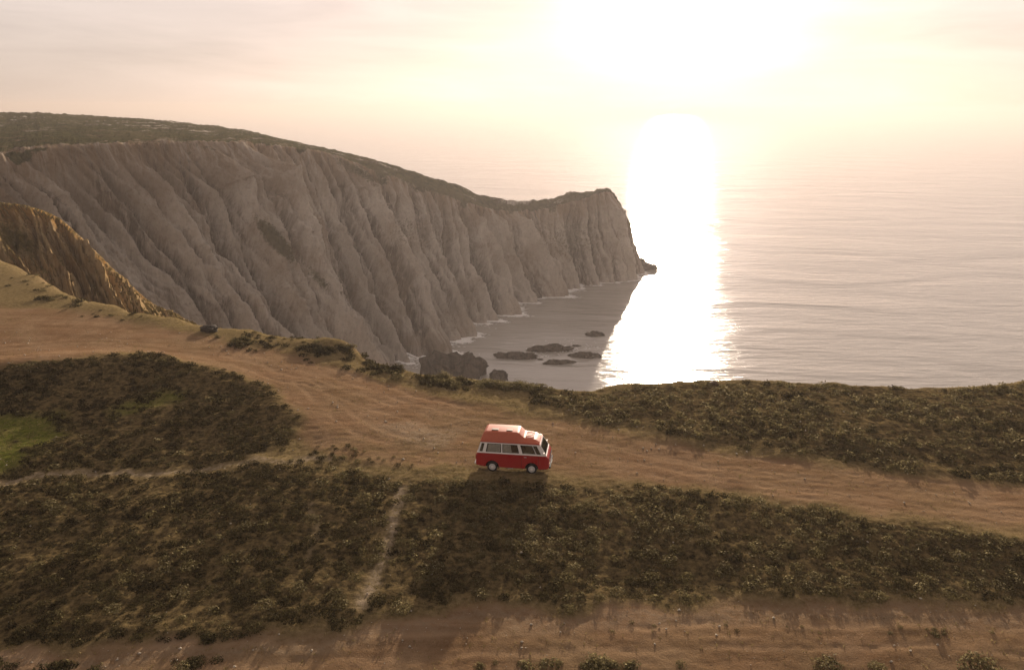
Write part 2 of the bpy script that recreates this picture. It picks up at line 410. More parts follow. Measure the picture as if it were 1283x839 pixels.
def masks(X, Y):
    fpx = 0.25 * fbm(X / 2.0, Y / 2.0, 29.1, 2)
    wx = 0.9 * fbm(X / 3.0, Y / 3.0, 9.1, 3); wy = 0.9 * fbm(X / 3.0, Y / 3.0, 19.7, 3)
    x, y = X + wx, Y + wy
    road = inside(ROAD, x, y, 0.9)
    sc_ = np.maximum.reduce([inside(MOUND, x, y, 0.8), inside(BELT, x, y, 0.7), inside(FIELD, x, y, 0.8)])
    grn = np.maximum(inside(GREEN, x, y, 1.2), 0.7 * inside(GREEN2, x, y, 0.7))
    yt = np.interp(X, LOWTOP[:, 0], LOWTOP[:, 1])
    low = sstep(0.3, -0.6, y - yt)
    grey = np.exp(-((y - yt + 0.9) / 0.6) ** 2)
    sp = np.exp(-(near_line(SIDEP, x, y) / 0.45) ** 2); fp = 1.2 * np.exp(-(near_line(FOOTP, X + fpx, Y) / 0.36) ** 2)
    fp = np.maximum(fp, 0.6 * np.exp(-(near_line(FOOTP2, X + .4 * wx, Y + .4 * wy) / 0.25) ** 2))
    path = np.clip(np.maximum(sp * 0.95, fp), 0, 1)
    road = np.clip(np.maximum(road, low * 0.95) * (0.92 + 0.25 * noise(X / 4, Y / 4, 7.7)), 0, 1)
    # the car park in the middle of the track is half grassed over
    cp = pz(470, 560, 0); par = np.exp(-((X - cp[0]) ** 2 / 90 + (Y - cp[1]) ** 2 / 14))
    road = np.clip(road - 0.38 * par * (0.6 + fbm(X / 1.5, Y / 1.5, 1.1, 3)), 0, 1)
    grn = grn * np.clip(1.05 + 0.9 * fbm(X / 1.6, Y / 1.6, 41.0, 3), 0, 1)
    scr = np.clip(sc_ * (1 - low) * (1 - path) * (1 - grn), 0, 1)
    pale = np.clip(np.maximum.reduce([inside(PALE1, x, y, 0.8) * 0.7, grey * 0.4, path]), 0, 1)
    return road, scr, grn, pale, low
def rut_mask(X, Y):
    out = np.zeros(X.shape)
    for pts in ([(-60, 440), (120, 425), (260, 446), (400, 482), (560, 536), (720, 560), (900, 592), (1100, 622), (1330, 650)],
                [(-60, 405), (120, 402), (260, 426), (420, 468), (560, 512), (720, 545), (900, 575), (1100, 603), (1330, 630)],
                [(380, 480), (460, 540), (560, 575), (700, 575), (900, 600), (1100, 632), (1330, 660)],
                [(-40, 830), (250, 822), (600, 806), (900, 796), (1330, 800)]):
        P = poly(pts); d = near_line(P, X + 0.5 * noise(X / 5, Y / 5, 4), Y + 0.5 * noise(X / 5, Y / 5, 6))
        out = np.maximum(out, np.exp(-((d - 0.75) / 0.22) ** 2))
    return out * (0.5 + 0.5 * sstep(-0.3, 0.4, noise(X / 3, Y / 3, 12)))

def axis(lo, f0, f1, hi, step, g=1.09):
    mid = list(np.arange(f0, f1, step)); a = []; s = step; v = f0
    while v > lo: s *= g; v -= s; a.append(v)
    b = []; s = step; v = mid[-1]
    while v < hi: s *= g; v += s; b.append(v)
    return np.array(a[::-1] + mid + b)
def ground_z(X, Y):
    X = np.asarray(X, float); Y = np.asarray(Y, float); sh = X.shape
    X1, Y1 = np.atleast_1d(X), np.atleast_1d(Y); m = masks(X1, Y1)
    z0_, z1_ = height(X1, Y1, False), height(X1, Y1, True)
    return (z1_ + (z0_ - z1_) * 0.8 * m[0] - 0.05 * m[0]).reshape(sh)
xs = axis(-300, -52, 44, 700, 0.17, 1.05); ys = axis(-400, 22, 64, 240, 0.15, 1.055)
X, Y = np.meshgrid(xs, ys)
Z = height(X, Y)
road, scr, grn, pale, low = masks(X, Y)
rut = rut_mask(X, Y) * road
Z = Z + 0.035 * fbm(X / 0.55, Y / 0.4, 31.0, 2) + (height(X, Y, False) - Z) * 0.8 * road - 0.035 * rut - 0.05 * road + 0.10 * scr * (0.4 + fbm(X / 0.9, Y / 0.9, 5.5, 2))
me = mesh_np('ground', np.stack([X, Y, Z], -1).reshape(-1, 3), grid_faces(len(ys), len(xs)),
             dict(road=road.ravel(), scrub=scr.ravel(), green=grn.ravel(), pale=pale.ravel(), rut=rut.ravel()))
ground = tag(link('ground', me, m_ground, smooth=True), kind='structure', label='near headland ground with reddish dirt track and scrubby banks')

# ------------------------------------------------------------------ lofted cliffs
def catmull(P, n):
    """P (k,d) -> (n,d), chord-length centripetal sampling by hermite"""
    P = np.asarray(P, float); k = len(P)
    s = np.concatenate([[0], np.cumsum(np.linalg.norm(np.diff(P[:, :3], axis=0), axis=1) + 1e-6)])
    T = np.zeros_like(P); T[1:-1] = (P[2:] - P[:-2]) / (s[2:] - s[:-2])[:, None]; T[0] = (P[1] - P[0]) / (s[1] - s[0]); T[-1] = (P[-1] - P[-2]) / (s[-1] - s[-2])
    return s, T
def herm(P, s, T, q):
    i = np.clip(np.searchsorted(s, q, side='right') - 1, 0, len(s) - 2); h = s[i + 1] - s[i]; t = (q - s[i]) / h
    t2, t3 = t * t, t ** 3; h_ = h[:, None]; f = lambda a: a[:, None]
    return f(2 * t3 - 3 * t2 + 1) * P[i] + f(t3 - 2 * t2 + t) * h_ * T[i] + f(-2 * t3 + 3 * t2) * P[i + 1] + f(t3 - t2) * h_ * T[i + 1]
def fins(s, spacing, seed, skew=0.72, irr=0.8):
    s = s / spacing; lo = int(np.floor(s.min())) - 2; hi = int(np.ceil(s.max())) + 2
    r = np.random.default_rng(seed); e = np.arange(lo, hi + 1) + r.uniform(-.5, .5, hi - lo + 1) * irr
    amp = r.uniform(0.35, 1.15, len(e)); sk = np.clip(skew + r.uniform(-.15, .15, len(e)), 0.1, 0.9)
    i = np.clip(np.searchsorted(e, s) - 1, 0, len(e) - 2); wd = e[i + 1] - e[i]; f = (s - e[i]) / wd; k = sk[i]
    t = np.where(f < k, f / k, (1 - f) / (1 - k)); t = np.clip(t, 0, 1)
    prof_ = 0.5 * t + 0.5 * (1 - (1 - t) ** 1.7)
    return amp[i] * np.clip(wd, .4, 1.5) * prof_, prof_, r.random(len(e))[i]
def strata(U, V):
    """three scales of slanting buttresses: (relief, profile, random fin tone) each"""
    k = 0.08 + 0.27 * sstep(230, 90, U)
    wa = U + 6 * fbm(U / 60, V / 60, 1.3, 2) + 0.9 * fbm(U / 9, V / 16, 4.3, 3)
    return (fins(wa - k * V, 20, 5), fins(wa - 0.8 * k * V + 1.8 * noise(U / 20, V / 26, 8), 7.0, 9, 0.66), fins(wa - 1.2 * k * V + 0.8 * noise(U / 6, V / 16, 5), 2.6, 14, 0.6))
def beds(s, spacing, seed, irr=0.8):
    s = s / spacing; lo = int(np.floor(s.min())) - 2; hi = int(np.ceil(s.max())) + 2
    r = np.random.default_rng(seed); e = np.arange(lo, hi + 1) + r.uniform(-.5, .5, hi - lo + 1) * irr; v = r.random(len(e))
    i = np.clip(np.searchsorted(e, s) - 1, 0, len(e) - 2); f = (s - e[i]) / (e[i + 1] - e[i]); t = sstep(0.75, 1.0, f)
    return v[i] * (1 - t) + v[i + 1] * t
def cliff(name, stations, nu, rows, prof, mat, disp, plants=(), flatveg=1.0):
    """stations: list of (B base, R rim, C crest, K back base) world points; rows=(plateau, face, back)"""
    S = np.array(stations)                                   # k,4,3
    k = len(S); mid = S[:, 1, :] * 0.5 + S[:, 0, :] * 0.5
    s = np.concatenate([[0], np.cumsum(np.linalg.norm(np.diff(mid, axis=0), axis=1) + 0.5)])
    q = np.linspace(0, s[-1], nu)
    ctrl = []
    for j in range(4):
        P = S[:, j]; T = np.zeros_like(P); T[1:-1] = (P[2:] - P[:-2]) / (s[2:] - s[:-2])[:, None]
        T[0] = (P[1] - P[0]) / (s[1] - s[0]); T[-1] = (P[-1] - P[-2]) / (s[-1] - s[-2])
        ctrl.append(herm(P, s, T, q))
    B, Rm, C, K = ctrl                                       # nu,3
    npl, nf, nb = rows
    out = []; fv = []
    for t in np.linspace(0, 1, nb, endpoint=False):          # back
        a = K + (C - K) * np.array([1, 1, 0]) * t ** 1.5 + (C - K) * np.array([0, 0, 1]) * (t ** 0.6); out.append(a); fv.append(-2 + t)
    for t in np.linspace(0, 1, npl, endpoint=False):
        out.append(C + (Rm - C) * t); fv.append(-1 + t)
    pa = np.array(prof)
    for t in np.linspace(0, 1, nf):
        a = np.interp(t, pa[:, 1], pa[:, 0])                 # horizontal fraction at drop fraction t
        out.append(Rm + (B - Rm) * np.array([1, 1, 0]) * a + (B - Rm) * np.array([0, 0, 1]) * t); fv.append(t)
    for e in (3, 8):
        o = out[-1].copy(); o[:, 2] = SEA - e; o[:, 1] -= 1.0; out.append(o); fv.append(1 + e * 0.01)
    G = np.array(out); fv = np.array(fv)[:, None]
    # smooth down the section so rim and toe are rounded
    for _ in range(4):
        G[1:-1] = G[1:-1] * 0.5 + (G[:-2] + G[2:]) * 0.25
    dv = np.gradient(G, axis=0); du = np.gradient(G, axis=1)
    Nn = np.cross(dv, du); Nn /= np.linalg.norm(Nn, axis=2)[..., None] + 1e-9
    U = np.broadcast_to(q[None, :], G.shape[:2]).copy()
    dist = np.concatenate([np.zeros((1, G.shape[1])), np.cumsum(np.linalg.norm(np.diff(G, axis=0), axis=2), axis=0)])
    i0 = nb + npl; V = dist - dist[i0]
    D = disp(U, V, np.broadcast_to(fv, U.shape), G)
    for _ in range(1): Nn[1:-1, 1:-1] = (Nn[1:-1, 1:-1] * 2 + Nn[:-2, 1:-1] + Nn[2:, 1:-1] + Nn[1:-1, :-2] + Nn[1:-1, 2:]) / 6
    G = G + Nn * D[..., None]
    rim = sstep(0.34, 0.0, np.broadcast_to(fv, U.shape)) * (np.broadcast_to(fv, U.shape) > -0.3)
    plant = (0.72 + 0.5 * fbm(U / 16, V / 9, 8.0, 4)) * sstep(0.05, -0.08, np.broadcast_to(fv, U.shape) + 0.13 * fbm(U / 9, V / 12, 3.0, 4)) * flatveg
    px, py = to_px(G.reshape(-1, 3)); px = px.reshape(U.shape); py = py.reshape(U.shape)
    for (x0, y0, rx, ry, rot, amt) in plants:                # patches of vegetation on the rock
        ca, sa = math.cos(rot), math.sin(rot); dx, dy = px - x0, py - y0
        plant = np.maximum(plant, amt * np.exp(-(((dx * ca + dy * sa) / rx) ** 2 + ((-dx * sa + dy * ca) / ry) ** 2)))
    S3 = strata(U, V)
    bed = 0.42 * S3[0][1] + 0.34 * S3[1][1] + 0.16 * S3[2][1] + 0.22 * S3[0][2] + 0.26 * S3[1][2] + 0.22 * S3[2][2] - 0.36  # gullies darker: bare soil plus painted recess shade; random tone per fin
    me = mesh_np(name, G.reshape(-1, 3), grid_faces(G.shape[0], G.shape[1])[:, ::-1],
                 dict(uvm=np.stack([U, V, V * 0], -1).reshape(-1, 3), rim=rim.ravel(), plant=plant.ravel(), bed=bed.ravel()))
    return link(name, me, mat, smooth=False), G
def b_(x, y): return pz(x, y, SEA)
st = []
for (rx, ry, rY, bx, by, cx_, cy_, cY) in [
    (-170, 208, 190, 60, 640, -170, 137, 560), (0, 194, 225, 170, 590, 0, 139.5, 540), (60, 185, 240, 230, 560, 60, 141, 520), (180, 179, 262, 320, 530, 200, 150, 480),
    (300, 179, 292, 400, 500, 300, 162, 440), (370, 185, 322, 450, 480, 365, 177, 400), (430, 199, 342, 500, 460, 428, 189, 372), (500, 226, 356, 545, 437, 520, 214, 380),
    (560, 246, 367, 592, 410, 567, 228, 392), (612, 262, 378, 650, 384, 612, 246, 396), (668, 264, 394, 700, 366, 670, 251, 408), (735, 248, 409, 745, 357, 738, 239, 414),
    (764, 241, 414, 775, 351, 764, 237, 418), (782, 268, 418, 795, 346, 782, 262, 421), (795, 306, 420, 806, 342, 794, 300, 423), (804, 332, 421, 810, 341, 803, 328, 424)]:
    Bp = b_(bx, by); Rp = pY(rx, ry, rY); Cp = pY(cx_, cy_, cY)
    Kp = Cp + np.array([-10, 45 if cY < 410 and cx_ > 400 else 25, 0]); Kp[2] = SEA - 8
    if cx_ < 380: Kp = Cp + np.array([60, 130, 0]); Kp[2] = SEA - 8
    st.append((Bp, Rp, Cp, Kp))
def disp_far(U, V, f, G):
    tip = 1 - 0.55 * sstep(U.max() - 90, U.max() - 10, U)
    env = sstep(-0.03, 0.22, f) * tip * (1 - 0.35 * sstep(0.85, 1.05, f))
    env2 = sstep(-0.12, 0.05, f) * tip
    W = U + 9 * fbm(U / 40, V / 50, 0.3, 2)                    # warp
    sl = 0.10 * V
    big = 2.0 * np.abs(noise((W - sl) / 24, V / 150, 2.0)) - 0.7
    med = 2.0 * np.abs(noise((W - sl * .6) / 10.5, V / 70, 5.0)) - 0.6
    sm = 2.0 * np.abs(noise((W + 0.12 * V) / 4.2, V / 26, 7.0)) - 0.5
    tiny = fbm(W / 1.7, V / 7.5, 9.0, 4, 0.62) + 0.7 * (2 * np.abs(noise((W - 0.3 * V) / 1.3, V / 5, 3.3)) - 0.4) + 0.6 * (2 * np.abs(noise((W - 0.3 * V) / 2.1, V / 9, 6.3)) - 0.4)
    chunk = fbm(G[..., 0] / 9, G[..., 1] / 9, G[..., 2] / 9, 5, 0.6)
    calm = 0.55 + 0.45 * sstep(-0.3, 0.3, noise(U / 35, V / 40, 3.3))
    big, med, sm = [x[0] for x in strata(U, V)]
    start = sstep(-0.35, 0.25, noise(U / 16, 3.1) + 0.9 * (f - 0.25))
    d = env * (17.0 * (big - .4) * (0.45 + 0.55 * start) + 8.0 * (med - .35) * calm + 2.6 * (sm - .3) * calm + 1.3 * chunk) + env2 * 0.6 * tiny
    pl = (f < 0) & (f > -1.05)
    d = d + 0.9 * sstep(U.max() - 130, U.max() - 60, U) * fbm(G[..., 0] / 5, G[..., 1] / 5, G[..., 2] / 5, 4, 0.65)
    return d + np.where(pl, 0.9 * fbm(G[..., 0] / 14, G[..., 1] / 14, 1, 4) + 0.35 * fbm(G[..., 0] / 2.5, G[..., 1] / 2.5, 6, 3), 0)
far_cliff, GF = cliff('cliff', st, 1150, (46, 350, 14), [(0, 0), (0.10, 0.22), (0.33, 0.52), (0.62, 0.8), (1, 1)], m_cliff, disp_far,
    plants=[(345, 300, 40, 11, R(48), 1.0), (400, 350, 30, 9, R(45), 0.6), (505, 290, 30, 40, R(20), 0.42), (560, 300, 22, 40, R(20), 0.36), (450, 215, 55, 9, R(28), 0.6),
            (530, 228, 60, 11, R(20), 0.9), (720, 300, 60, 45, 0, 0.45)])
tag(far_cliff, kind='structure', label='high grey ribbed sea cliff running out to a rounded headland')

sp = []
for (rx, ry, rY, bx, by, bY, cx_, cy_, cY) in [
    (-130, 240, 168, -120, 345, 118, -135, 236, 175), (-50, 250, 156, -40, 338, 116, -50, 246, 162), (0, 255, 150, 10, 340, 112, 0, 252, 156), (35, 260, 146, 50, 362, 104, 38, 257, 151),
    (72, 275, 140, 95, 384, 97, 74, 271, 144), (103, 302, 132, 135, 398, 91, 105, 298, 135), (140, 338, 124, 175, 408, 86, 142, 334, 127), (180, 374, 116, 215, 414, 82, 182, 370, 118),
    (215, 397, 110, 250, 424, 78, 217, 394, 112), (255, 420, 104, 290, 440, 74, 257, 417, 106)]:
    Bp = pY(bx, by, bY); Bp[2] -= 1.5; Rp = pY(rx, ry, rY); Cp = pY(cx_, cy_, cY); Kp = Cp + np.array([-26, 30, 0]); Kp[2] = SEA
    sp.append((Bp, Rp, Cp, Kp))
def disp_spur(U, V, f, G):
    env = sstep(-0.02, 0.3, f) * (1 - 0.5 * sstep(0.8, 1.05, f))
    W = U + 4 * fbm(U / 18, V / 20, 0.7, 2)
    env = env * (1 - 0.8 * sstep(U.max() * 0.55, U.max() * 0.9, U)); d = env * (2.6 * (fins(W - 0.3 * V, 9, 3)[0] - .4) + 1.1 * (fins(W - 0.2 * V, 3.2, 4)[0] - .4) + 0.8 * fbm(G[..., 0] / 3, G[..., 1] / 3, G[..., 2] / 3, 4, 0.6))
    return d + 0.3 * fbm(W / 0.9, V / 3.2, 2.2, 3, 0.6) * sstep(-0.9, -0.2, f)
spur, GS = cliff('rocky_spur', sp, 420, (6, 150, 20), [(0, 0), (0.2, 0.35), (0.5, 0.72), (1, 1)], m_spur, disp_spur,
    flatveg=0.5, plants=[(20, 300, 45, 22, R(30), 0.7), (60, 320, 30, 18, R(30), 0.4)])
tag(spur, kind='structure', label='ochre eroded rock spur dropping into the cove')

# ------------------------------------------------------------------ sea
bm = bmesh.new(); bmesh.ops.create_grid(bm, x_segments=24, y_segments=24, size=26000)
me = bpy.data.meshes.new('sea'); bm.to_mesh(me); bm.free()
sea = tag(link('sea', me, m_sea), kind='structure', label='hazy ocean with a bright sun glitter path'); sea.location = (0, 6000, SEA)

# foam flakes
def flakes(centres, radii, stretch, zoff):
    n = len(centres); k = 7; ang = np.linspace(0, 2 * np.pi, k, endpoint=False)[None] + rng.uniform(0, 6, (n, 1))
    r = radii[:, None] * rng.uniform(0.45, 1.0, (n, k))
    a = rng.uniform(-0.5, 0.5, n) + stretch
    x = r * np.cos(ang) * 1.7; y = r * np.sin(ang) * 0.7
    X = x * np.cos(a)[:, None] - y * np.sin(a)[:, None] + centres[:, 0:1]; Y = x * np.sin(a)[:, None] + y * np.cos(a)[:, None] + centres[:, 1:2]
    Zt = np.broadcast_to(zoff[:, None], X.shape)
    return np.stack([X, Y, Zt], -1).reshape(-1, 3), np.arange(n * k).reshape(n, k)
fc, fr = [], []
shore = GF[np.argmin(np.abs(GF[:, :, 2] - SEA - 0.3)[:, :] + 0 * GF[:, :, 2], axis=0) if False else 0]
wl = []
for j in range(GF.shape[1]):                       # waterline of the cliff, from the built surface
    colz = GF[60:, j, 2]; i = np.argmax(colz < SEA + 0.2); wl.append(GF[60 + i, j, :2])
wl = np.array(wl)
wpx, wpy = to_px(np.column_stack([wl, np.full(len(wl), SEA)]))
for j in range(len(wl)):
    dens = 3.5 + 26 * math.exp(-((wpx[j] - 630) / 24) ** 2) + 26 * math.exp(-((wpx[j] - 548) / 30) ** 2) + 8 * math.exp(-((wpx[j] - 705) / 20) ** 2)
    dens *= max(0.15, 0.6 + 1.2 * float(noise(j / 14.0, 0.3)))
    for _ in range(rng.poisson(dens)):
        o = abs(rng.normal(0, 2.2 if dens > 8 else 1.0)); fc.append((wl[j, 0] + o * 0.95 + rng.normal(0, .4), wl[j, 1] - o * 0.45 + rng.normal(0, .4))); fr.append(rng.uniform(0.3, 1.2) * (1.1 if o < 2 else 0.6))
def foam_px(x, y, sx, sy, n, r=0.4):
    for _ in range(n):
        q = pz(x + rng.normal(0, sx), y + rng.normal(0, sy), SEA); fc.append(q[:2]); fr.append(rng.uniform(0.3, 1) * r)
foam_px(528, 436, 7, 5, 420, 0.55); foam_px(560, 430, 14, 2, 160, 0.4); foam_px(600, 404, 10, 4, 130, 0.45); foam_px(635, 379, 10, 3, 240, 0.5)
foam_px(703, 356, 9, 3, 170, 0.5); foam_px(760, 352, 22, 0.9, 160, 0.45); foam_px(690, 438, 16, 3, 90, 0.35); foam_px(712, 434, 18, 5, 60, 0.25); foam_px(812, 333, 6, 1.5, 60, 0.6)
foam_px(650, 447, 20, 1.2, 60, 0.3); foam_px(520, 450, 6, 5, 150, 0.45); foam_px(745, 436, 12, 1.5, 40, 0.3); foam_px(790, 340, 10, 1, 50, .4)
fc = np.array(fc); fr = np.array(fr)
V, F = flakes(fc, fr, 0.1, SEA + 0.05 + rng.uniform(0, 0.12, len(fc)))
tag(link('sea_foam', mesh_np('sea_foam', V, F), m_foam), kind='stuff', label='white foam of breaking waves along the foot of the cliff')

# rocks in the sea
def rock(name, L_, W_, H_, seed, mat, flat=1.0, sub=5, peaks=()):
    bm = bmesh.new(); bmesh.ops.create_icosphere(bm, subdivisions=sub, radius=1.0)
    V = np.array([v.co[:] for v in bm.verts]); F = np.array([[v.index for v in f.verts] for f in bm.faces]); bm.free()
    s = seed * 13.7
    n1 = fbm(V[:, 0] * 1.3 + s, V[:, 1] * 1.3, V[:, 2] * 1.3, 4, 0.55)
    P = V * (1 + 0.34 * n1)[:, None]
    P[:, 2] = np.where(P[:, 2] > 0, np.abs(P[:, 2]) ** flat, P[:, 2])
    st_ = np.round(P[:, 2] * 5 + 0.8 * P[:, 0]) / 5 - 0.16 * P[:, 0]
    P[:, 2] = P[:, 2] * 0.55 + st_ * 0.45
    for (x0, h0, w0) in peaks: P[:, 2] += np.where(V[:, 2] > 0, h0 * np.exp(-((P[:, 0] - x0) / w0) ** 2), 0)
    sc3 = np.array([L_ / 2, W_ / 2, H_])
    P = P * sc3 + 0.10 * min(W_, H_ * 3) * np.stack([fbm(V[:, 0] * 4 + s, V[:, 1] * 4, V[:, 2] * 4 + i * 9, 4, 0.6) for i in range(3)], -1)
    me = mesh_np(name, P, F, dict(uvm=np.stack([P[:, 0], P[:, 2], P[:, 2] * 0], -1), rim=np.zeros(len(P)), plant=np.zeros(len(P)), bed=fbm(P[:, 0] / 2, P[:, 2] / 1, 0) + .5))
    return link(name, me, mat, smooth=False)
def sea_rock(x0, x1, ybase, H_, depth, seed, label, group=None, flat=1.0, peaks=(), rot=0.0, z=None):
    a, b = pz(x0, ybase, SEA), pz(x1, ybase, SEA)
    o = rock('sea_rock', abs(b[0] - a[0]) * 1.05, depth, H_, seed, m_searock, flat, 4, peaks)
    o.location = ((a[0] + b[0]) / 2, (a[1] + b[1]) / 2 + depth * 0.3, SEA - 0.2); o.rotation_euler.z = rot
    return tag(o, label, 'rock', group or 'rocks standing in the cove water')
sea_rock(530, 604, 474, 6.6, 13, 1, 'large square dark rock at the foot of the cliff, half hidden by the near bluff', flat=0.5, peaks=((0.55, 0.25, 0.12), (-0.8, 0.12, 0.25)))
sea_rock(614, 634, 477, 3.0, 6, 2, 'small blocky rock just right of the large square rock', flat=0.6)
sea_rock(621, 672, 449, 1.7, 5.5, 3, 'long low dark rock, left one of the flat reef in the cove', flat=0.7)
sea_rock(662, 714, 440, 2.1, 5.5, 4, 'rounded low rock at the upper middle of the flat reef in the cove', flat=0.8, rot=R(6))
sea_rock(682, 718, 456, 1.2, 4, 5, 'thin low rock in front of the flat reef, nearest the bluff', flat=0.8, rot=R(10))
sea_rock(714, 752, 448, 1.7, 5, 6, 'low dark rock at the right end of the flat reef by the sunlit water', flat=0.8)
sea_rock(733, 757, 421, 1.4, 4, 7, 'small jagged rock alone behind the reef at the edge of the glitter', flat=0.9, peaks=((0.3, 0.3, 0.2),))
sea_rock(716, 729, 434, 0.5, 2, 8, 'tiny rock awash just behind the right end of the reef', flat=1)
sea_rock(673, 681, 451, 0.5, 1.8, 9, 'tiny rock awash in the middle of the reef', flat=1)
sea_rock(799, 824, 338, 3.2, 9, 10, 'low tapering rock at the foot of the headland tip beside the glitter', flat=1, peaks=((-0.6, 0.7, 0.35),), rot=R(-8))
sea_rock(540, 548, 432, 1.2, 3, 11, 'small rock at the waterline beneath the cliff, in white foam', flat=1)

# rock on the edge of the near bluff
hx, hy = hit(264, 414)
o = rock('boulder', 1.7, 1.2, 0.45, 12, simple('dark_boulder', (0.05, 0.04, 0.03), 0.9, noise_amt=0.4), 0.8, 4)
o.location = (hx, hy - 0.3, float(ground_z(hx, hy)) + 0.1); tag(o, 'dark low boulder on the grassy edge of the near bluff above the cove', 'boulder')
hx, hy = hit(892, 480)
o = rock('boulder', 0.8, 0.6, 0.22, 15, simple('brown_boulder', (0.12, 0.08, 0.045), 0.9, noise_amt=0.4), 0.9, 3, ((0.2, 0.4, 0.3),))
o.location = (hx, hy - 0.4, float(ground_z(hx, hy)) + 0.15); tag(o, 'small pointed brown boulder on the cliff edge against the glittering water', 'boulder')

# ------------------------------------------------------------------ scrub
def shrub_geo(n, seed, leaf=0.10, up=0.5):
    r = np.random.default_rng(seed)
    ph = r.uniform(0, 2 * np.pi, n); cz = r.uniform(-0.12, 1, n) ** 1.0; sr = np.sqrt(1 - cz ** 2)
    D = np.stack([sr * np.cos(ph), sr * np.sin(ph), cz], -1)
    lump = 1 + 0.38 * noise(D[:, 0] * 2.1 + seed, D[:, 1] * 2.1, D[:, 2] * 2.1) + 0.16 * noise(D[:, 0] * 6 + seed, D[:, 1] * 6, D[:, 2] * 6)
    rad = lump * np.where(r.random(n) < 0.72, r.uniform(0.86, 1.08, n), r.uniform(0.4, 0.9, n))
    P = D * rad[:, None] * np.array([1, 1, 0.78])
    # leaf triangles leaning outward
    nd = D + r.normal(0, 0.55, (n, 3)); nd[:, 2] += 0.2; nd /= np.linalg.norm(nd, axis=1)[:, None]
    t = np.cross(nd, r.normal(size=(n, 3))); t /= np.linalg.norm(t, axis=1)[:, None]; b = np.cross(nd, t)
    s = leaf * r.uniform(0.6, 1.5, n)[:, None]
    V = np.stack([P - t * s, P + t * s * 0.9 + b * s * 0.3, P + b * s * 1.6], 1).reshape(-1, 3)
    tip = np.clip((rad / lump - 0.9) * 3, 0, 1) * np.clip(cz * 1.3, 0, 1) * (r.random(n) < 0.6) * r.uniform(0.3, 1, n)  # upper outer leaves paler: backlit tops put into the leaf colour
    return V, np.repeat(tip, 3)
SH = [shrub_geo(95, 100 + i, 0.17) for i in range(8)]
SHB = [shrub_geo(420, 200 + i, 0.085) for i in range(8)]
# scatter positions: candidates on a jittered set, kept by mask
cand = np.column_stack([rng.uniform(-62, 62, 150000), rng.uniform(22, 82, 150000)])
cx, cy = cand.T
_, s_, g_, p_, l_ = masks(cx, cy)
vis = np.abs(cx) < cy * 0.72 + 6
keep = (s_ > 0.45) & vis & (height(cx, cy, False) > -8)
patchy = fbm(cx / 3.2, cy / 3.2, 6.6, 3)
keep &= rng.random(len(cx)) < np.clip(0.62 + 1.5 * patchy, 0.07, 1)
cx, cy, s_ = cx[keep], cy[keep], s_[keep]
rad = (0.12 + 0.36 * rng.random(len(cx)) ** 2.6) * (1 + 0.35 * noise(cx / 6, cy / 6, 3.1))
# poisson-like thinning with a hash grid
order = np.argsort(-rad); used = {}; sel = []
for i in order:
    gx, gy = int(cx[i] // 1.0), int(cy[i] // 1.0); ok = True
    for a in (-1, 0, 1):
        for b in (-1, 0, 1):
            for j in used.get((gx + a, gy + b), ()):
                if (cx[i] - cx[j]) ** 2 + (cy[i] - cy[j]) ** 2 < (0.85 * (rad[i] + rad[j])) ** 2: ok = False; break
            if not ok: break
        if not ok: break
    if ok: used.setdefault((gx, gy), []).append(i); sel.append(i)
sel = np.array(sel); cx, cy, rad = cx[sel], cy[sel], rad[sel]
# a few loose bushes outside the belts: bluff edge and bottom of the frame
ex = []
for (x, y, r_, n_, sx, sy) in [(480, 462, .5, 26, 30, 6), (560, 478, .5, 40, 40, 7), (640, 482, .55, 30, 30, 6), (310, 432, .4, 22, 30, 7), (400, 440, .45, 26, 26, 8), (90, 372, .5, 10, 40, 8), (60, 376, .6, 3, 8, 3),
                               (250, 798, .28, 12, 60, 5), (940, 788, .10, 9, 170, 7), (1180, 792, .16, 9, 60, 4), (60, 352, .3, 16, 50, 9), (150, 396, .25, 12, 40, 6), (350, 424, .3, 24, 50, 5), (700, 834, .25, 26, 90, 3), (450, 440, .4, 14, 20, 8), (430, 575, .2, 40, 60, 12), (60, 835, .3, 14, 70, 5), (250, 828, .3, 5, 20, 3)]:
    for _ in range(n_):
        q = hit(x + rng.normal(0, sx * .6), y + rng.normal(0, sy * .7)); ex.append((q[0], q[1], r_ * rng.uniform(0.5, 1.3)))
ex = np.array(ex); cx = np.concatenate([cx, ex[:, 0]]); cy = np.concatenate([cy, ex[:, 1]]); rad = np.concatenate([rad, ex[:, 2]])
cz = ground_z(cx, cy) + 0.02
spx, spy = to_px(np.column_stack([cx, cy, cz]))
depth = np.hypot(cx, np.hypot(cy, CAMZ - cz))
infr = (spx > 0) & (spx < 1283) & (spy > 0) & (spy < 836)
size_px = rad / depth * infr
big = np.argsort(-size_px)[:285]
isbig = np.zeros(len(cx), bool); isbig[big] = True
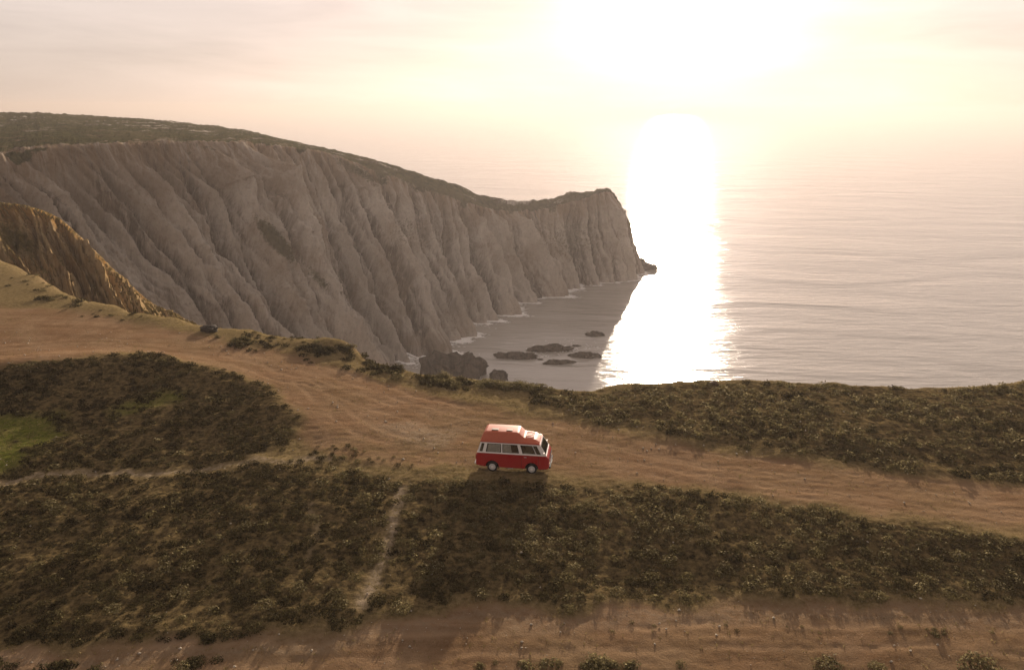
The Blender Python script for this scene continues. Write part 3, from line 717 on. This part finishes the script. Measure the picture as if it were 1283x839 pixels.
# the belt below the van, on the left and on the mound carries darker heath
darkw = np.clip(sstep(2, -14, cx) * 0.75 + 0.15 + 0.5 * noise(cx / 5, cy / 5, 8.8), 0, 1)
isdark = rng.random(len(cx)) < darkw
def join_shrubs(idx, geos, name, mat, label):
    Vs, Ts = [], []
    for i in idx:
        V, T = geos[rng.integers(len(geos))]; a = rng.uniform(0, 6.28); c_, s__ = math.cos(a), math.sin(a)
        R2 = np.array([[c_, -s__, 0], [s__, c_, 0], [0, 0, 1]]) * rad[i]
        P = V @ R2.T; P[:, 2] *= hscale[i]; Vs.append(P + np.array([cx[i], cy[i], cz[i]])); Ts.append(T * tipk[i])
    V = np.concatenate(Vs); T = np.concatenate(Ts)
    me = mesh_np(name, V, np.arange(len(V)).reshape(-1, 3), dict(tip=T))
    return tag(link(name, me, mat), label, kind='stuff')
hscale = rng.uniform(0.5, 0.95, len(cx)); tipk = rng.uniform(0.2, 1.0, len(cx)) ** 0.8
rest = np.where(~isbig)[0]
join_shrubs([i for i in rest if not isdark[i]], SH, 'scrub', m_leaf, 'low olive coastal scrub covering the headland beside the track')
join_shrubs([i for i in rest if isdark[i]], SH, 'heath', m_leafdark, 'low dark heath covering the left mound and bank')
shrub_me = {}
for d, mt in ((0, m_leaf), (1, m_leafdark)):
    for k in range(8):
        V, T = SHB[k]; m_ = mesh_np('shrub', V, np.arange(len(V)).reshape(-1, 3), dict(tip=T * (0.35 + 0.08 * k))); m_.materials.append(mt); shrub_me[d, k] = m_
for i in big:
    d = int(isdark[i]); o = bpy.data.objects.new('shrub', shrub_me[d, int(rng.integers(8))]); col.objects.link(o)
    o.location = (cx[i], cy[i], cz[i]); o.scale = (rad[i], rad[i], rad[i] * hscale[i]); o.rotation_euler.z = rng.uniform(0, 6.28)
    side = 'left' if spx[i] < 470 else ('middle' if spx[i] < 860 else 'right')
    kind = 'dark heath bush' if d else 'olive scrub bush'
    sz_ = 'broad' if rad[i] > 0.42 else 'small'
    t_ = (cy[i] - float(yline(foot_l, cx[i]))) / max(float(yline(top_l, cx[i]) - yline(foot_l, cx[i])), 1)
    if spy[i] > 775: wh = f'on the brown lower track, {side} foreground'
    elif spy[i] > 600:
        row = 'at foot of bank' if t_ < 0.25 else ('halfway up bank' if t_ < 0.65 else 'at top of bank')
        near_ = ' in van shadow' if 540 < spx[i] < 690 and spy[i] < 720 else (' beside pale footpath' if abs(spx[i] - (506 - (spy[i] - 612) * 0.33)) < 34 else f', {side} part of picture')
        wh = row + near_
    else: wh = f'on level ground beside the upper track, {side} part'
    lab = f'{sz_} {kind} {wh}'; gp = f'{sz_} {kind}es {wh}'
    tag(o, lab, 'bush', gp)
# single bushes that stand out in the foreground
for (x, y, r_, lab) in [(748, 836, 0.62, 'round green bush at the bottom edge, right of the middle of the foreground'), (1038, 838, 0.62, 'dark green bush at the bottom edge, between two other foreground bushes'),
                        (1228, 838, 0.80, 'largest dark green bush at the bottom edge near the right corner'), (230, 838, 0.45, 'small dark bush at the bottom edge on the left of the lower track'),
                        (1100, 838, 0.40, 'small bush close to the right side of the middle one at the bottom edge')]:
    hx, hy = hit(x, y); V, T = shrub_geo(620, int(x), 0.075)
    m_ = mesh_np('shrub', V, np.arange(len(V)).reshape(-1, 3), dict(tip=T * 0.7)); m_.materials.append(m_leaf)
    o = bpy.data.objects.new('shrub', m_); col.objects.link(o); o.location = (hx, hy, float(ground_z(hx, hy))); o.scale = (r_, r_, r_ * 0.85); tag(o, lab, 'bush')

# dry grass tufts and pebbles
gx = rng.uniform(-60, 50, 120000); gy = rng.uniform(22, 82, 120000)
rd, s_, g_, p_, l_ = masks(gx, gy)
pr = np.clip((1 - rd) * 0.75 * (1 + g_ * .6) * (1 - .65 * s_) + 0.015 + 0.03 * l_, 0, 1) * np.clip(0.6 + fbm(gx / 2.0, gy / 2.0, 3.0, 3), 0.05, 1)
kp = (rng.random(len(gx)) < pr) & (np.abs(gx) < gy * 0.72 + 4) & (height(gx, gy, False) > -8)
gx, gy = gx[kp][:34000], gy[kp][:34000]; gz = ground_z(gx, gy)
n = len(gx); k = 5
ang = rng.uniform(0, 6.28, (n, k)); ln = rng.uniform(0.04, 0.12, (n, k)); lean = rng.uniform(0.2, 1.0, (n, k))
base = np.stack([gx, gy, gz - 0.02], -1)[:, None] + np.stack([rng.normal(0, .05, (n, k)), rng.normal(0, .05, (n, k)), np.zeros((n, k))], -1)
dirn = np.stack([np.cos(ang) * lean, np.sin(ang) * lean, np.ones((n, k))], -1) * ln[..., None]
sidev = np.stack([-np.sin(ang), np.cos(ang), np.zeros((n, k))], -1) * 0.018
V = np.stack([base - sidev, base + sidev, base + dirn], 2).reshape(-1, 3)
tg = np.repeat(rng.random(n * k) ** 2, 3)
tag(link('dry_grass', mesh_np('dry_grass', V, np.arange(len(V)).reshape(-1, 3), dict(tip=tg)), m_grass), 'short dry grass tufts scattered over the bare ground', kind='stuff')
px_ = rng.uniform(-50, 45, 26000); py_ = rng.uniform(22, 75, 26000)
rd, s_, g_, p_, l_ = masks(px_, py_)
kp = (rng.random(len(px_)) < 0.06 + 0.30 * rd * np.clip(.4 + 1.6 * noise(px_ / 2.5, py_ / 2.5, 7), 0, 1) + 0.35 * p_) & (np.abs(px_) < py_ * 0.72 + 2) & (height(px_, py_, False) > -8)
px_, py_ = px_[kp], py_[kp]; pzz = ground_z(px_, py_); n = len(px_)
O = np.array([[1, 0, 0], [-1, 0, 0], [0, 1, 0], [0, -1, 0], [0, 0, 1], [0, 0, -1]], float)
OF = np.array([[0, 2, 4], [2, 1, 4], [1, 3, 4], [3, 0, 4], [2, 0, 5], [1, 2, 5], [3, 1, 5], [0, 3, 5]])
sz = (0.020 + 0.075 * rng.random(n) ** 5)[:, None, None]
V = O[None] * sz * rng.uniform(0.6, 1.3, (n, 6, 1)) * np.array([1.2, 1, 0.8]); a = rng.uniform(0, 6.28, n)
Vx = V[..., 0] * np.cos(a)[:, None] - V[..., 1] * np.sin(a)[:, None]; Vy = V[..., 0] * np.sin(a)[:, None] + V[..., 1] * np.cos(a)[:, None]
V = np.stack([Vx + px_[:, None], Vy + py_[:, None], V[..., 2] + pzz[:, None] + 0.03], -1).reshape(-1, 3)
F = (OF[None] + (np.arange(n) * 6)[:, None, None]).reshape(-1, 3)
tag(link('pebbles', mesh_np('pebbles', V, F), m_stone), 'small pale stones strewn over the dirt tracks', kind='stuff')

# ------------------------------------------------------------------ camper van
m_red = simple('red_paint', (0.40, 0.010, 0.010), 0.4, coat=0.3, noise_amt=0.06)
m_roofred = simple('faded_red_roof', (0.52, 0.11, 0.045), 0.5, coat=0.15, noise_amt=0.1)
m_white = simple('cream_paint', (0.86, 0.80, 0.74), 0.4, coat=0.3, noise_amt=0.05)
m_black = simple('black_rubber', (0.018, 0.017, 0.016), 0.8, noise_amt=0.3)
m_chrome = simple('hub_metal', (0.62, 0.60, 0.57), 0.4, metal=0.1, noise_amt=0.1)
m_curtain = simple('curtain_cloth', (0.85, 0.82, 0.76), 0.95, noise_amt=0.3, scale=9)
m_interior = simple('dark_interior', (0.03, 0.028, 0.025), 1.0, spec=0.0)
m_lamp = simple('lamp_glass', (0.75, 0.72, 0.66), 0.12)
m_tail = simple('tail_lens', (0.35, 0.02, 0.01), 0.2)
m_plate = simple('number_plate', (0.7, 0.68, 0.62), 0.5)
m_vent = simple('roof_vent', (0.34, 0.26, 0.21), 0.5)
m_glass, nt, p, out = new_mat('window_glass'); nt.nodes.remove(p)
tr = N(nt, 'ShaderNodeBsdfTransparent'); tr.inputs[0].default_value = (0.90, 0.90, 0.88, 1); gl = N(nt, 'ShaderNodeBsdfGlossy'); gl.inputs['Roughness'].default_value = 0.06
fr_ = N(nt, 'ShaderNodeFresnel'); fr_.inputs[0].default_value = 1.7; mx = N(nt, 'ShaderNodeMixShader')
L(nt, fr_.outputs[0], mx.inputs[0]); L(nt, tr.outputs[0], mx.inputs[1]); L(nt, gl.outputs[0], mx.inputs[2]); L(nt, mx.outputs[0], out.inputs[0])

van = bpy.data.objects.new('camper_van', None); col.objects.link(van)
tag(van, 'red camper van with white window band and high fibreglass roof parked on the dirt track', 'camper van')
def bmo(name, bm, mat, parent, bev=0.0, seg=2, smooth=True):
    bmesh.ops.recalc_face_normals(bm, faces=bm.faces)
    me = bpy.data.meshes.new(name); bm.to_mesh(me); bm.free()
    o = link(name, me, mat, parent)
    if bev:
        m = o.modifiers.new('bevel', 'BEVEL'); m.width = bev; m.segments = seg; m.limit_method = 'ANGLE'; m.angle_limit = R(25)
    if smooth:
        me.shade_smooth()
        m = o.modifiers.new('wn', 'WEIGHTED_NORMAL'); m.keep_sharp = True
    return o
def prism(bm, prof, y0, y1):
    a = [bm.verts.new((x, y0, z)) for x, z in prof]; b = [bm.verts.new((x, y1, z)) for x, z in prof]
    bm.faces.new(a); bm.faces.new(b[::-1]); n = len(prof)
    for i in range(n): bm.faces.new((a[i], b[i], b[(i + 1) % n], a[(i + 1) % n]))
def box(bm, x0, x1, y0, y1, z0, z1):
    prism(bm, [(x0, z0), (x1, z0), (x1, z1), (x0, z1)], y0, y1)
HW = 0.92; XF, XR = 1.20, -1.26; BELTZ, GUT = 1.27, 1.94
def arch(xc, r=0.42, zc=0.34, n=9):
    return [(xc + r * math.cos(math.pi * i / n), zc + r * math.sin(math.pi * i / n)) for i in range(n, -1, -1)]
# lower body: side outline with open wheel arches
prof = [(-2.26, 0.42), (-1.72, 0.34)] + arch(XR)[0:] + arch(XF)[0:] + [(1.70, 0.34), (2.20, 0.40), (2.29, 0.55), (2.28, 0.95), (2.20, 1.15), (2.10, BELTZ), (-2.20, BELTZ), (-2.27, 0.9), (-2.29, 0.6)]
bm = bmesh.new(); prism(bm, prof, -HW, HW); bmo('body', bm, m_red, van, 0.055, 3)
bm = bmesh.new(); box(bm, -2.1, 2.05, -0.60, 0.60, 0.22, 0.62); bmo('underbody', bm, m_interior, van, 0.02)
# swage line: pale trim at the belt
bm = bmesh.new(); box(bm, -2.215, 2.115, -HW - 0.006, HW + 0.006, BELTZ - 0.02, BELTZ + 0.035); bmo('belt_trim', bm, m_white, van, 0.01)
# upper body: walls with real window openings, leaning inward
TW = 0.80
z0, z1 = BELTZ + 0.03, GUT
xb = lambda z: -2.19 + 0.19 * (z - z0) / (z1 - z0)
xf = lambda z: 2.09 - 0.40 * (z - z0) / (z1 - z0)
yw = lambda z: HW - 0.015 - (HW - 0.015 - TW) * (z - z0) / (z1 - z0)
ZW0, ZW1 = z0 + 0.06, z1 - 0.09
side_win = [(-2.06, -1.90, 'q'), (-1.66, -0.72, 'c'), (-0.60, 0.42, 'c'), (0.66, 1.46, 'd'), (1.54, 1.78, 'v')]
bm = bmesh.new()
def wall_grid(us, vs, holes, f):
    g = [[bm.verts.new(f(u, v)) for u in us] for v in vs]
    for i in range(len(vs) - 1):
        for j in range(len(us) - 1):
            um, vm = (us[j] + us[j + 1]) / 2, (vs[i] + vs[i + 1]) / 2
            if any(a < um < b and c < vm < d for a, b, c, d in holes): continue
            bm.faces.new((g[i][j], g[i][j + 1], g[i + 1][j + 1], g[i + 1][j]))
def sx(u, z):                                           # u in body metres, squeezed with the leaning ends
    t = (u + 2.19) / 4.28; return xb(z) + t * (xf(z) - xb(z))
us = sorted({-2.19, 2.09, *[a for a, b, c in side_win], *[b for a, b, c in side_win]})
holes = [(a, b, ZW0, ZW1) for a, b, c in side_win]
for s in (-1, 1): wall_grid(us, [z0, ZW0, ZW1, z1], holes, lambda u, v, s=s: (sx(u, v), s * yw(v), v))
wall_grid([-1, -0.88, 0.88, 1], [z0, ZW0, ZW1, z1], [(-0.88, 0.88, ZW0, ZW1)], lambda u, v: (xf(v), u * yw(v), v))
wall_grid([-1, -0.80, 0.80, 1], [z0, ZW0, ZW1, z1], [(-0.80, 0.80, ZW0, ZW1)], lambda u, v: (xb(v), u * yw(v), v))
wall_grid([-1, 1], [0, 1], [], lambda u, v: (xb(z1) + v * (xf(z1) - xb(z1)), u * TW, z1))
bmesh.ops.remove_doubles(bm, verts=bm.verts, dist=0.001)
ub = bmo('upper_body', bm, m_white, van, smooth=False); md = ub.modifiers.new('s', 'SOLIDIFY'); md.thickness = 0.04; md.offset = -1
def quad_pane(name, pts, mat, parent, th=0.008):
    bm = bmesh.new(); vs = [bm.verts.new(p_) for p_ in pts]; bm.faces.new(vs)
    me = bpy.data.meshes.new(name); bm.to_mesh(me); bm.free(); o = link(name, me, mat, parent); m = o.modifiers.new('s', 'SOLIDIFY'); m.thickness = th; m.offset = 0; return o
def rubber(pts, parent, t=0.016):
    """thin seal round a pane"""
    bm = bmesh.new(); P = [Vector(p_) for p_ in pts]
    for i in range(4):
        a, b = P[i], P[(i + 1) % 4]; d = (b - a).normalized(); n = (P[1] - P[0]).cross(P[2] - P[1]).normalized(); s_ = d.cross(n)
        vs = []
        for q in (a - d * t, b + d * t):
            for (u_, v_) in ((-t, -.014), (t, -.014), (t, .014), (-t, .014)): vs.append(bm.verts.new(q + s_ * u_ + n * v_))
        for j in range(4): bm.faces.new((vs[j], vs[(j + 1) % 4], vs[4 + (j + 1) % 4], vs[4 + j]))
        bm.faces.new(vs[:4]); bm.faces.new(vs[4:])
    return bmo('window_seal', bm, m_black, parent, smooth=False)
for s in (-1, 1):
    for a, b, kd in side_win:
        pts = [(sx(a, ZW0), s * yw(ZW0), ZW0), (sx(b, ZW0), s * yw(ZW0), ZW0), (sx(b, ZW1), s * yw(ZW1), ZW1), (sx(a, ZW1), s * yw(ZW1), ZW1)]
        pane = quad_pane('side_window', pts, m_glass, van); rubber(pts, pane, 0.012)
        if kd == 'c':                                   # drawn pleated curtains
            spans = [(a + 0.06, b - 0.03)] if a < -1 else [(a + 0.02, a + 0.56)]
            for (ca_, cb_) in spans:
                bm = bmesh.new(); nn = 28; prev = None
                for j in range(nn + 1):
                    u = ca_ + (cb_ - ca_) * j / nn; w_ = 0.022 + 0.007 * math.sin(j * 1.9)
                    q = (bm.verts.new((sx(u, ZW0), s * (yw(ZW0) - w_), ZW0 - 0.02)), bm.verts.new((sx(u, ZW1), s * (yw(ZW1) - w_), ZW1 + 0.01)))
                    if prev: bm.faces.new((prev[0], q[0], q[1], prev[1]))
                    prev = q
                bmo('curtain', bm, m_curtain, pane)
for nm, fx_, k in (('windscreen', xf, 0.88), ('rear_window', xb, 0.80)):
    pts = [(fx_(ZW0), -k * yw(ZW0), ZW0), (fx_(ZW0), k * yw(ZW0), ZW0), (fx_(ZW1), k * yw(ZW1), ZW1), (fx_(ZW1), -k * yw(ZW1), ZW1)]
    pane = quad_pane(nm, pts, m_glass, van); rubber(pts, pane, 0.014)
    if nm == 'windscreen':
        for s in (-0.3, 0.35):
            bm = bmesh.new(); box(bm, 0, 0.014, -0.30, 0.30, 0, 0.018); wi = bmo('wiper', bm, m_black, pane, smooth=False); wi.location = (xf(ZW0 + .06) + 0.02, s, ZW0 + 0.06); wi.rotation_euler = (R(10), 0, 0)
# dark cabin interior and seats
bm = bmesh.new(); box(bm, -2.10, 1.96, -0.84, 0.84, BELTZ + 0.02, BELTZ + 0.05); bmo('cabin_floor', bm, m_interior, van, smooth=False)
for s in (-0.42, 0.42):
    bm = bmesh.new(); box(bm, 0.56, 1.14, s - 0.30, s + 0.30, 0.90, 1.16); box(bm, 0.50, 0.70, s - 0.30, s + 0.30, 1.16, 1.82); bmo('seat', bm, m_interior, van, 0.04)
bm = bmesh.new(); box(bm, 1.40, 1.84, -0.76, 0.76, 0.95, 1.36); bmo('dashboard', bm, m_interior, van, 0.04)
bm = bmesh.new(); box(bm, -0.20, 0.44, 0.28, 0.74, 0.5, 1.86); bmo('cupboard', bm, m_interior, van, 0.02)
# gutter rail
bm = bmesh.new(); prism(bm, [(-2.03, GUT), (1.72, GUT), (1.70, GUT + .03), (-2.02, GUT + .03)], -TW - 0.025, TW + 0.025); bmo('gutter', bm, m_red, van, 0.01)
# high roof, lofted from front to back
bm = bmesh.new(); rings = []
for (x, zt, wb, wt) in [(-2.03, GUT + 0.08, 0.76, 0.66), (-1.97, 2.15, 0.79, 0.66), (-1.80, 2.50, 0.80, 0.60), (-1.68, 2.58, 0.80, 0.58), (-1.0, 2.60, 0.80, 0.58), (0.20, 2.60, 0.80, 0.58), (0.36, 2.56, 0.80, 0.58),
                        (0.62, 2.32, 0.80, 0.60), (0.72, 2.27, 0.80, 0.61), (1.30, 2.22, 0.79, 0.60), (1.46, 2.16, 0.78, 0.58), (1.66, GUT + 0.08, 0.74, 0.60)]:
    zb = GUT + 0.031; rr = []
    prof_ = [(-wb, zb), (-wb, zb + 0.05), (-wb * 0.6 - wt * 0.4, zb + (zt - zb) * 0.45), (-wt - 0.035, zt - 0.055), (-wt + 0.03, zt - 0.008), (-wt * .4, zt + 0.012), (wt * .4, zt + 0.012), (wt - 0.03, zt - 0.008), (wt + 0.035, zt - 0.055),
             (wb * 0.6 + wt * 0.4, zb + (zt - zb) * 0.45), (wb, zb + 0.05), (wb, zb)]
    rings.append([bm.verts.new((x, y_, z_)) for y_, z_ in prof_])
for a, b in zip(rings, rings[1:]):
    for j in range(len(a) - 1): bm.faces.new((a[j], a[j + 1], b[j + 1], b[j]))
bm.faces.new(rings[0]); bm.faces.new(rings[-1])
roof = bmo('high_roof', bm, m_roofred, van, 0.03, 2)
for (x, w_) in ((-1.15, 0.42), (-0.25, 0.36)):
    bm = bmesh.new(); box(bm, x - w_ / 2, x + w_ / 2, -0.48, -0.22, 2.61, 2.655); bmo('roof_vent', bm, m_vent, roof, 0.012)
for y_ in (-0.42, -0.21, 0.0, 0.21, 0.42):              # pressed ribs on the front shelf
    bm = bmesh.new(); prism(bm, [(0.76, 2.27), (1.28, 2.225), (1.28, 2.250), (0.76, 2.295)], y_ - 0.02, y_ + 0.02); bmo('roof_rib', bm, m_roofred, roof, 0.006)
# wheels
for xc in (XR, XF):
    for s in (-1, 1):
        def disc(name, r, y0, y1, mat, par, bev, hole=0.0, dz=0):
            bm = bmesh.new(); n_ = 28
            prof_ = [(xc + r * math.cos(6.28318 * i / n_), 0.325 + r * math.sin(6.28318 * i / n_)) for i in range(n_)]
            prism(bm, prof_, s * y0, s * y1); return bmo(name, bm, mat, par, bev, 3)
        wh = disc('wheel', 0.215, 0.70, 0.885, m_chrome, van, 0.03)
        disc('tyre', 0.325, 0.69, 0.872, m_black, wh, 0.035)
        disc('hub_cap', 0.085, 0.885, 0.905, m_white, wh, 0.01)
# bumpers, lamps, grille, mirrors, handles
bm = bmesh.new(); box(bm, 2.27, 2.37, -0.90, 0.90, 0.46, 0.58); bmo('front_bumper', bm, m_black, van, 0.025)
bm = bmesh.new(); box(bm, -2.38, -2.27, -0.90, 0.90, 0.46, 0.58); bmo('rear_bumper', bm, m_white, van, 0.025)
bm = bmesh.new(); box(bm, 2.272, 2.296, -0.52, 0.52, 0.86, 1.03); gr_ = bmo('grille', bm, m_black, van, 0.008)
for z_ in (0.90, 0.945, 0.99):
    bm = bmesh.new(); box(bm, 2.294, 2.304, -0.5, 0.5, z_ - 0.008, z_ + 0.008); bmo('grille_slat', bm, m_interior, gr_, smooth=False)
for s in (-1, 1):
    bm = bmesh.new(); bmesh.ops.create_cone(bm, cap_ends=True, segments=20, radius1=0.10, radius2=0.09, depth=0.035, matrix=Matrix.Translation((2.295, s * 0.66, 0.945)) @ Matrix.Rotation(math.pi / 2, 4, 'Y')); bmo('headlight', bm, m_lamp, van)
    bm = bmesh.new(); box(bm, 2.265, 2.30, s * 0.70 - 0.11, s * 0.70 + 0.11, 0.68, 0.74); bmo('indicator', bm, simple('amber_lens', (0.6, 0.2, 0.02), 0.3), van, 0.008)
    bm = bmesh.new(); box(bm, -2.305, -2.26, s * 0.78 - 0.08, s * 0.78 + 0.08, 0.78, 1.12); bmo('tail_light', bm, m_tail, van, 0.01)
    bm = bmesh.new(); box(bm, 1.92, 1.99, s * 1.02 - 0.10, s * 1.02 + 0.10, 1.36, 1.52); box(bm, 1.93, 1.96, min(s * 0.88, s * 0.95), max(s * 0.88, s * 0.95), 1.38, 1.41); bmo('wing_mirror', bm, m_white, van, 0.015)
    for x in ((0.70, -0.55) if s > 0 else (0.72,)):
        bm = bmesh.new(); box(bm, x, x + 0.16, s * 0.925 - 0.012, s * 0.925 + 0.012, 1.10, 1.13); bmo('door_handle', bm, m_chrome, van, 0.006)
    # door shut lines: narrow recessed-looking seams as raised dark seals
    for x in (0.56, 1.62) if s < 0 else (-0.62, 0.50, 0.56, 1.62):
        bm = bmesh.new(); box(bm, x, x + 0.012, s * 0.9215 - 0.004, s * 0.9215 + 0.004, 0.60 if x > 1.6 else 0.42, 1.24); bmo('door_seam', bm, m_black, van, smooth=False)
bm = bmesh.new(); box(bm, 2.372, 2.38, -0.26, 0.26, 0.47, 0.57); bmo('number_plate', bm, m_plate, van, smooth=False)
bm = bmesh.new(); box(bm, -0.30, 0.02, -0.78, -0.62, 0.24, 0.34); bmo('side_step', bm, m_chrome, van, 0.01)
vx0, vy0 = hit(616, 588); vx1, vy1 = hit(666, 591.5)
YAW = R(-7.5); cxv, cyv = hit(642, 590.5)
vc = np.array([cxv, cyv]) + np.array([-math.sin(YAW), math.cos(YAW)]) * 0.85
zr = float(height(vc[0], vc[1], False)); zs = []
for lx in (XR, XF):
    for ly in (-.78, .78):
        X_ = vc[0] + lx * math.cos(YAW) - ly * math.sin(YAW); Y_ = vc[1] + lx * math.sin(YAW) + ly * math.cos(YAW)
        a_, b2, c2, d2, e2 = masks(np.array([X_]), np.array([Y_])); zs.append((lx, ly, float(ground_z(X_, Y_))))
A = np.array([[l, y_, 1] for l, y_, _ in zs]); cf = np.linalg.lstsq(A, np.array([q[2] for q in zs]), rcond=None)[0]
van.location = (vc[0], vc[1], cf[2] - 0.01); van.rotation_euler = (math.atan(cf[1]), -math.atan(cf[0]), YAW)

# ------------------------------------------------------------------ haze
HAZE = 0.00033
bm = bmesh.new(); bmesh.ops.create_cube(bm, size=1.0)
me = bpy.data.meshes.new('haze'); bm.to_mesh(me); bm.free()
m_h = bpy.data.materials.new('sea_haze'); m_h.use_nodes = True; nt = m_h.node_tree; nt.nodes.clear()
o_ = N(nt, 'ShaderNodeOutputMaterial'); pv = N(nt, 'ShaderNodeVolumePrincipled')
pv.inputs['Color'].default_value = (0.45, 0.405, 0.39, 1); pv.inputs['Density'].default_value = HAZE; pv.inputs['Anisotropy'].default_value = 0.42
L(nt, pv.outputs[0], o_.inputs['Volume'])
hz = link('haze', me, m_h); hz.scale = (53000, 53000, 48 - (SEA - 10)); hz.location = (0, 6000, (48 + SEA - 10) / 2); tag(hz, kind='stuff', label='thin golden sea haze')
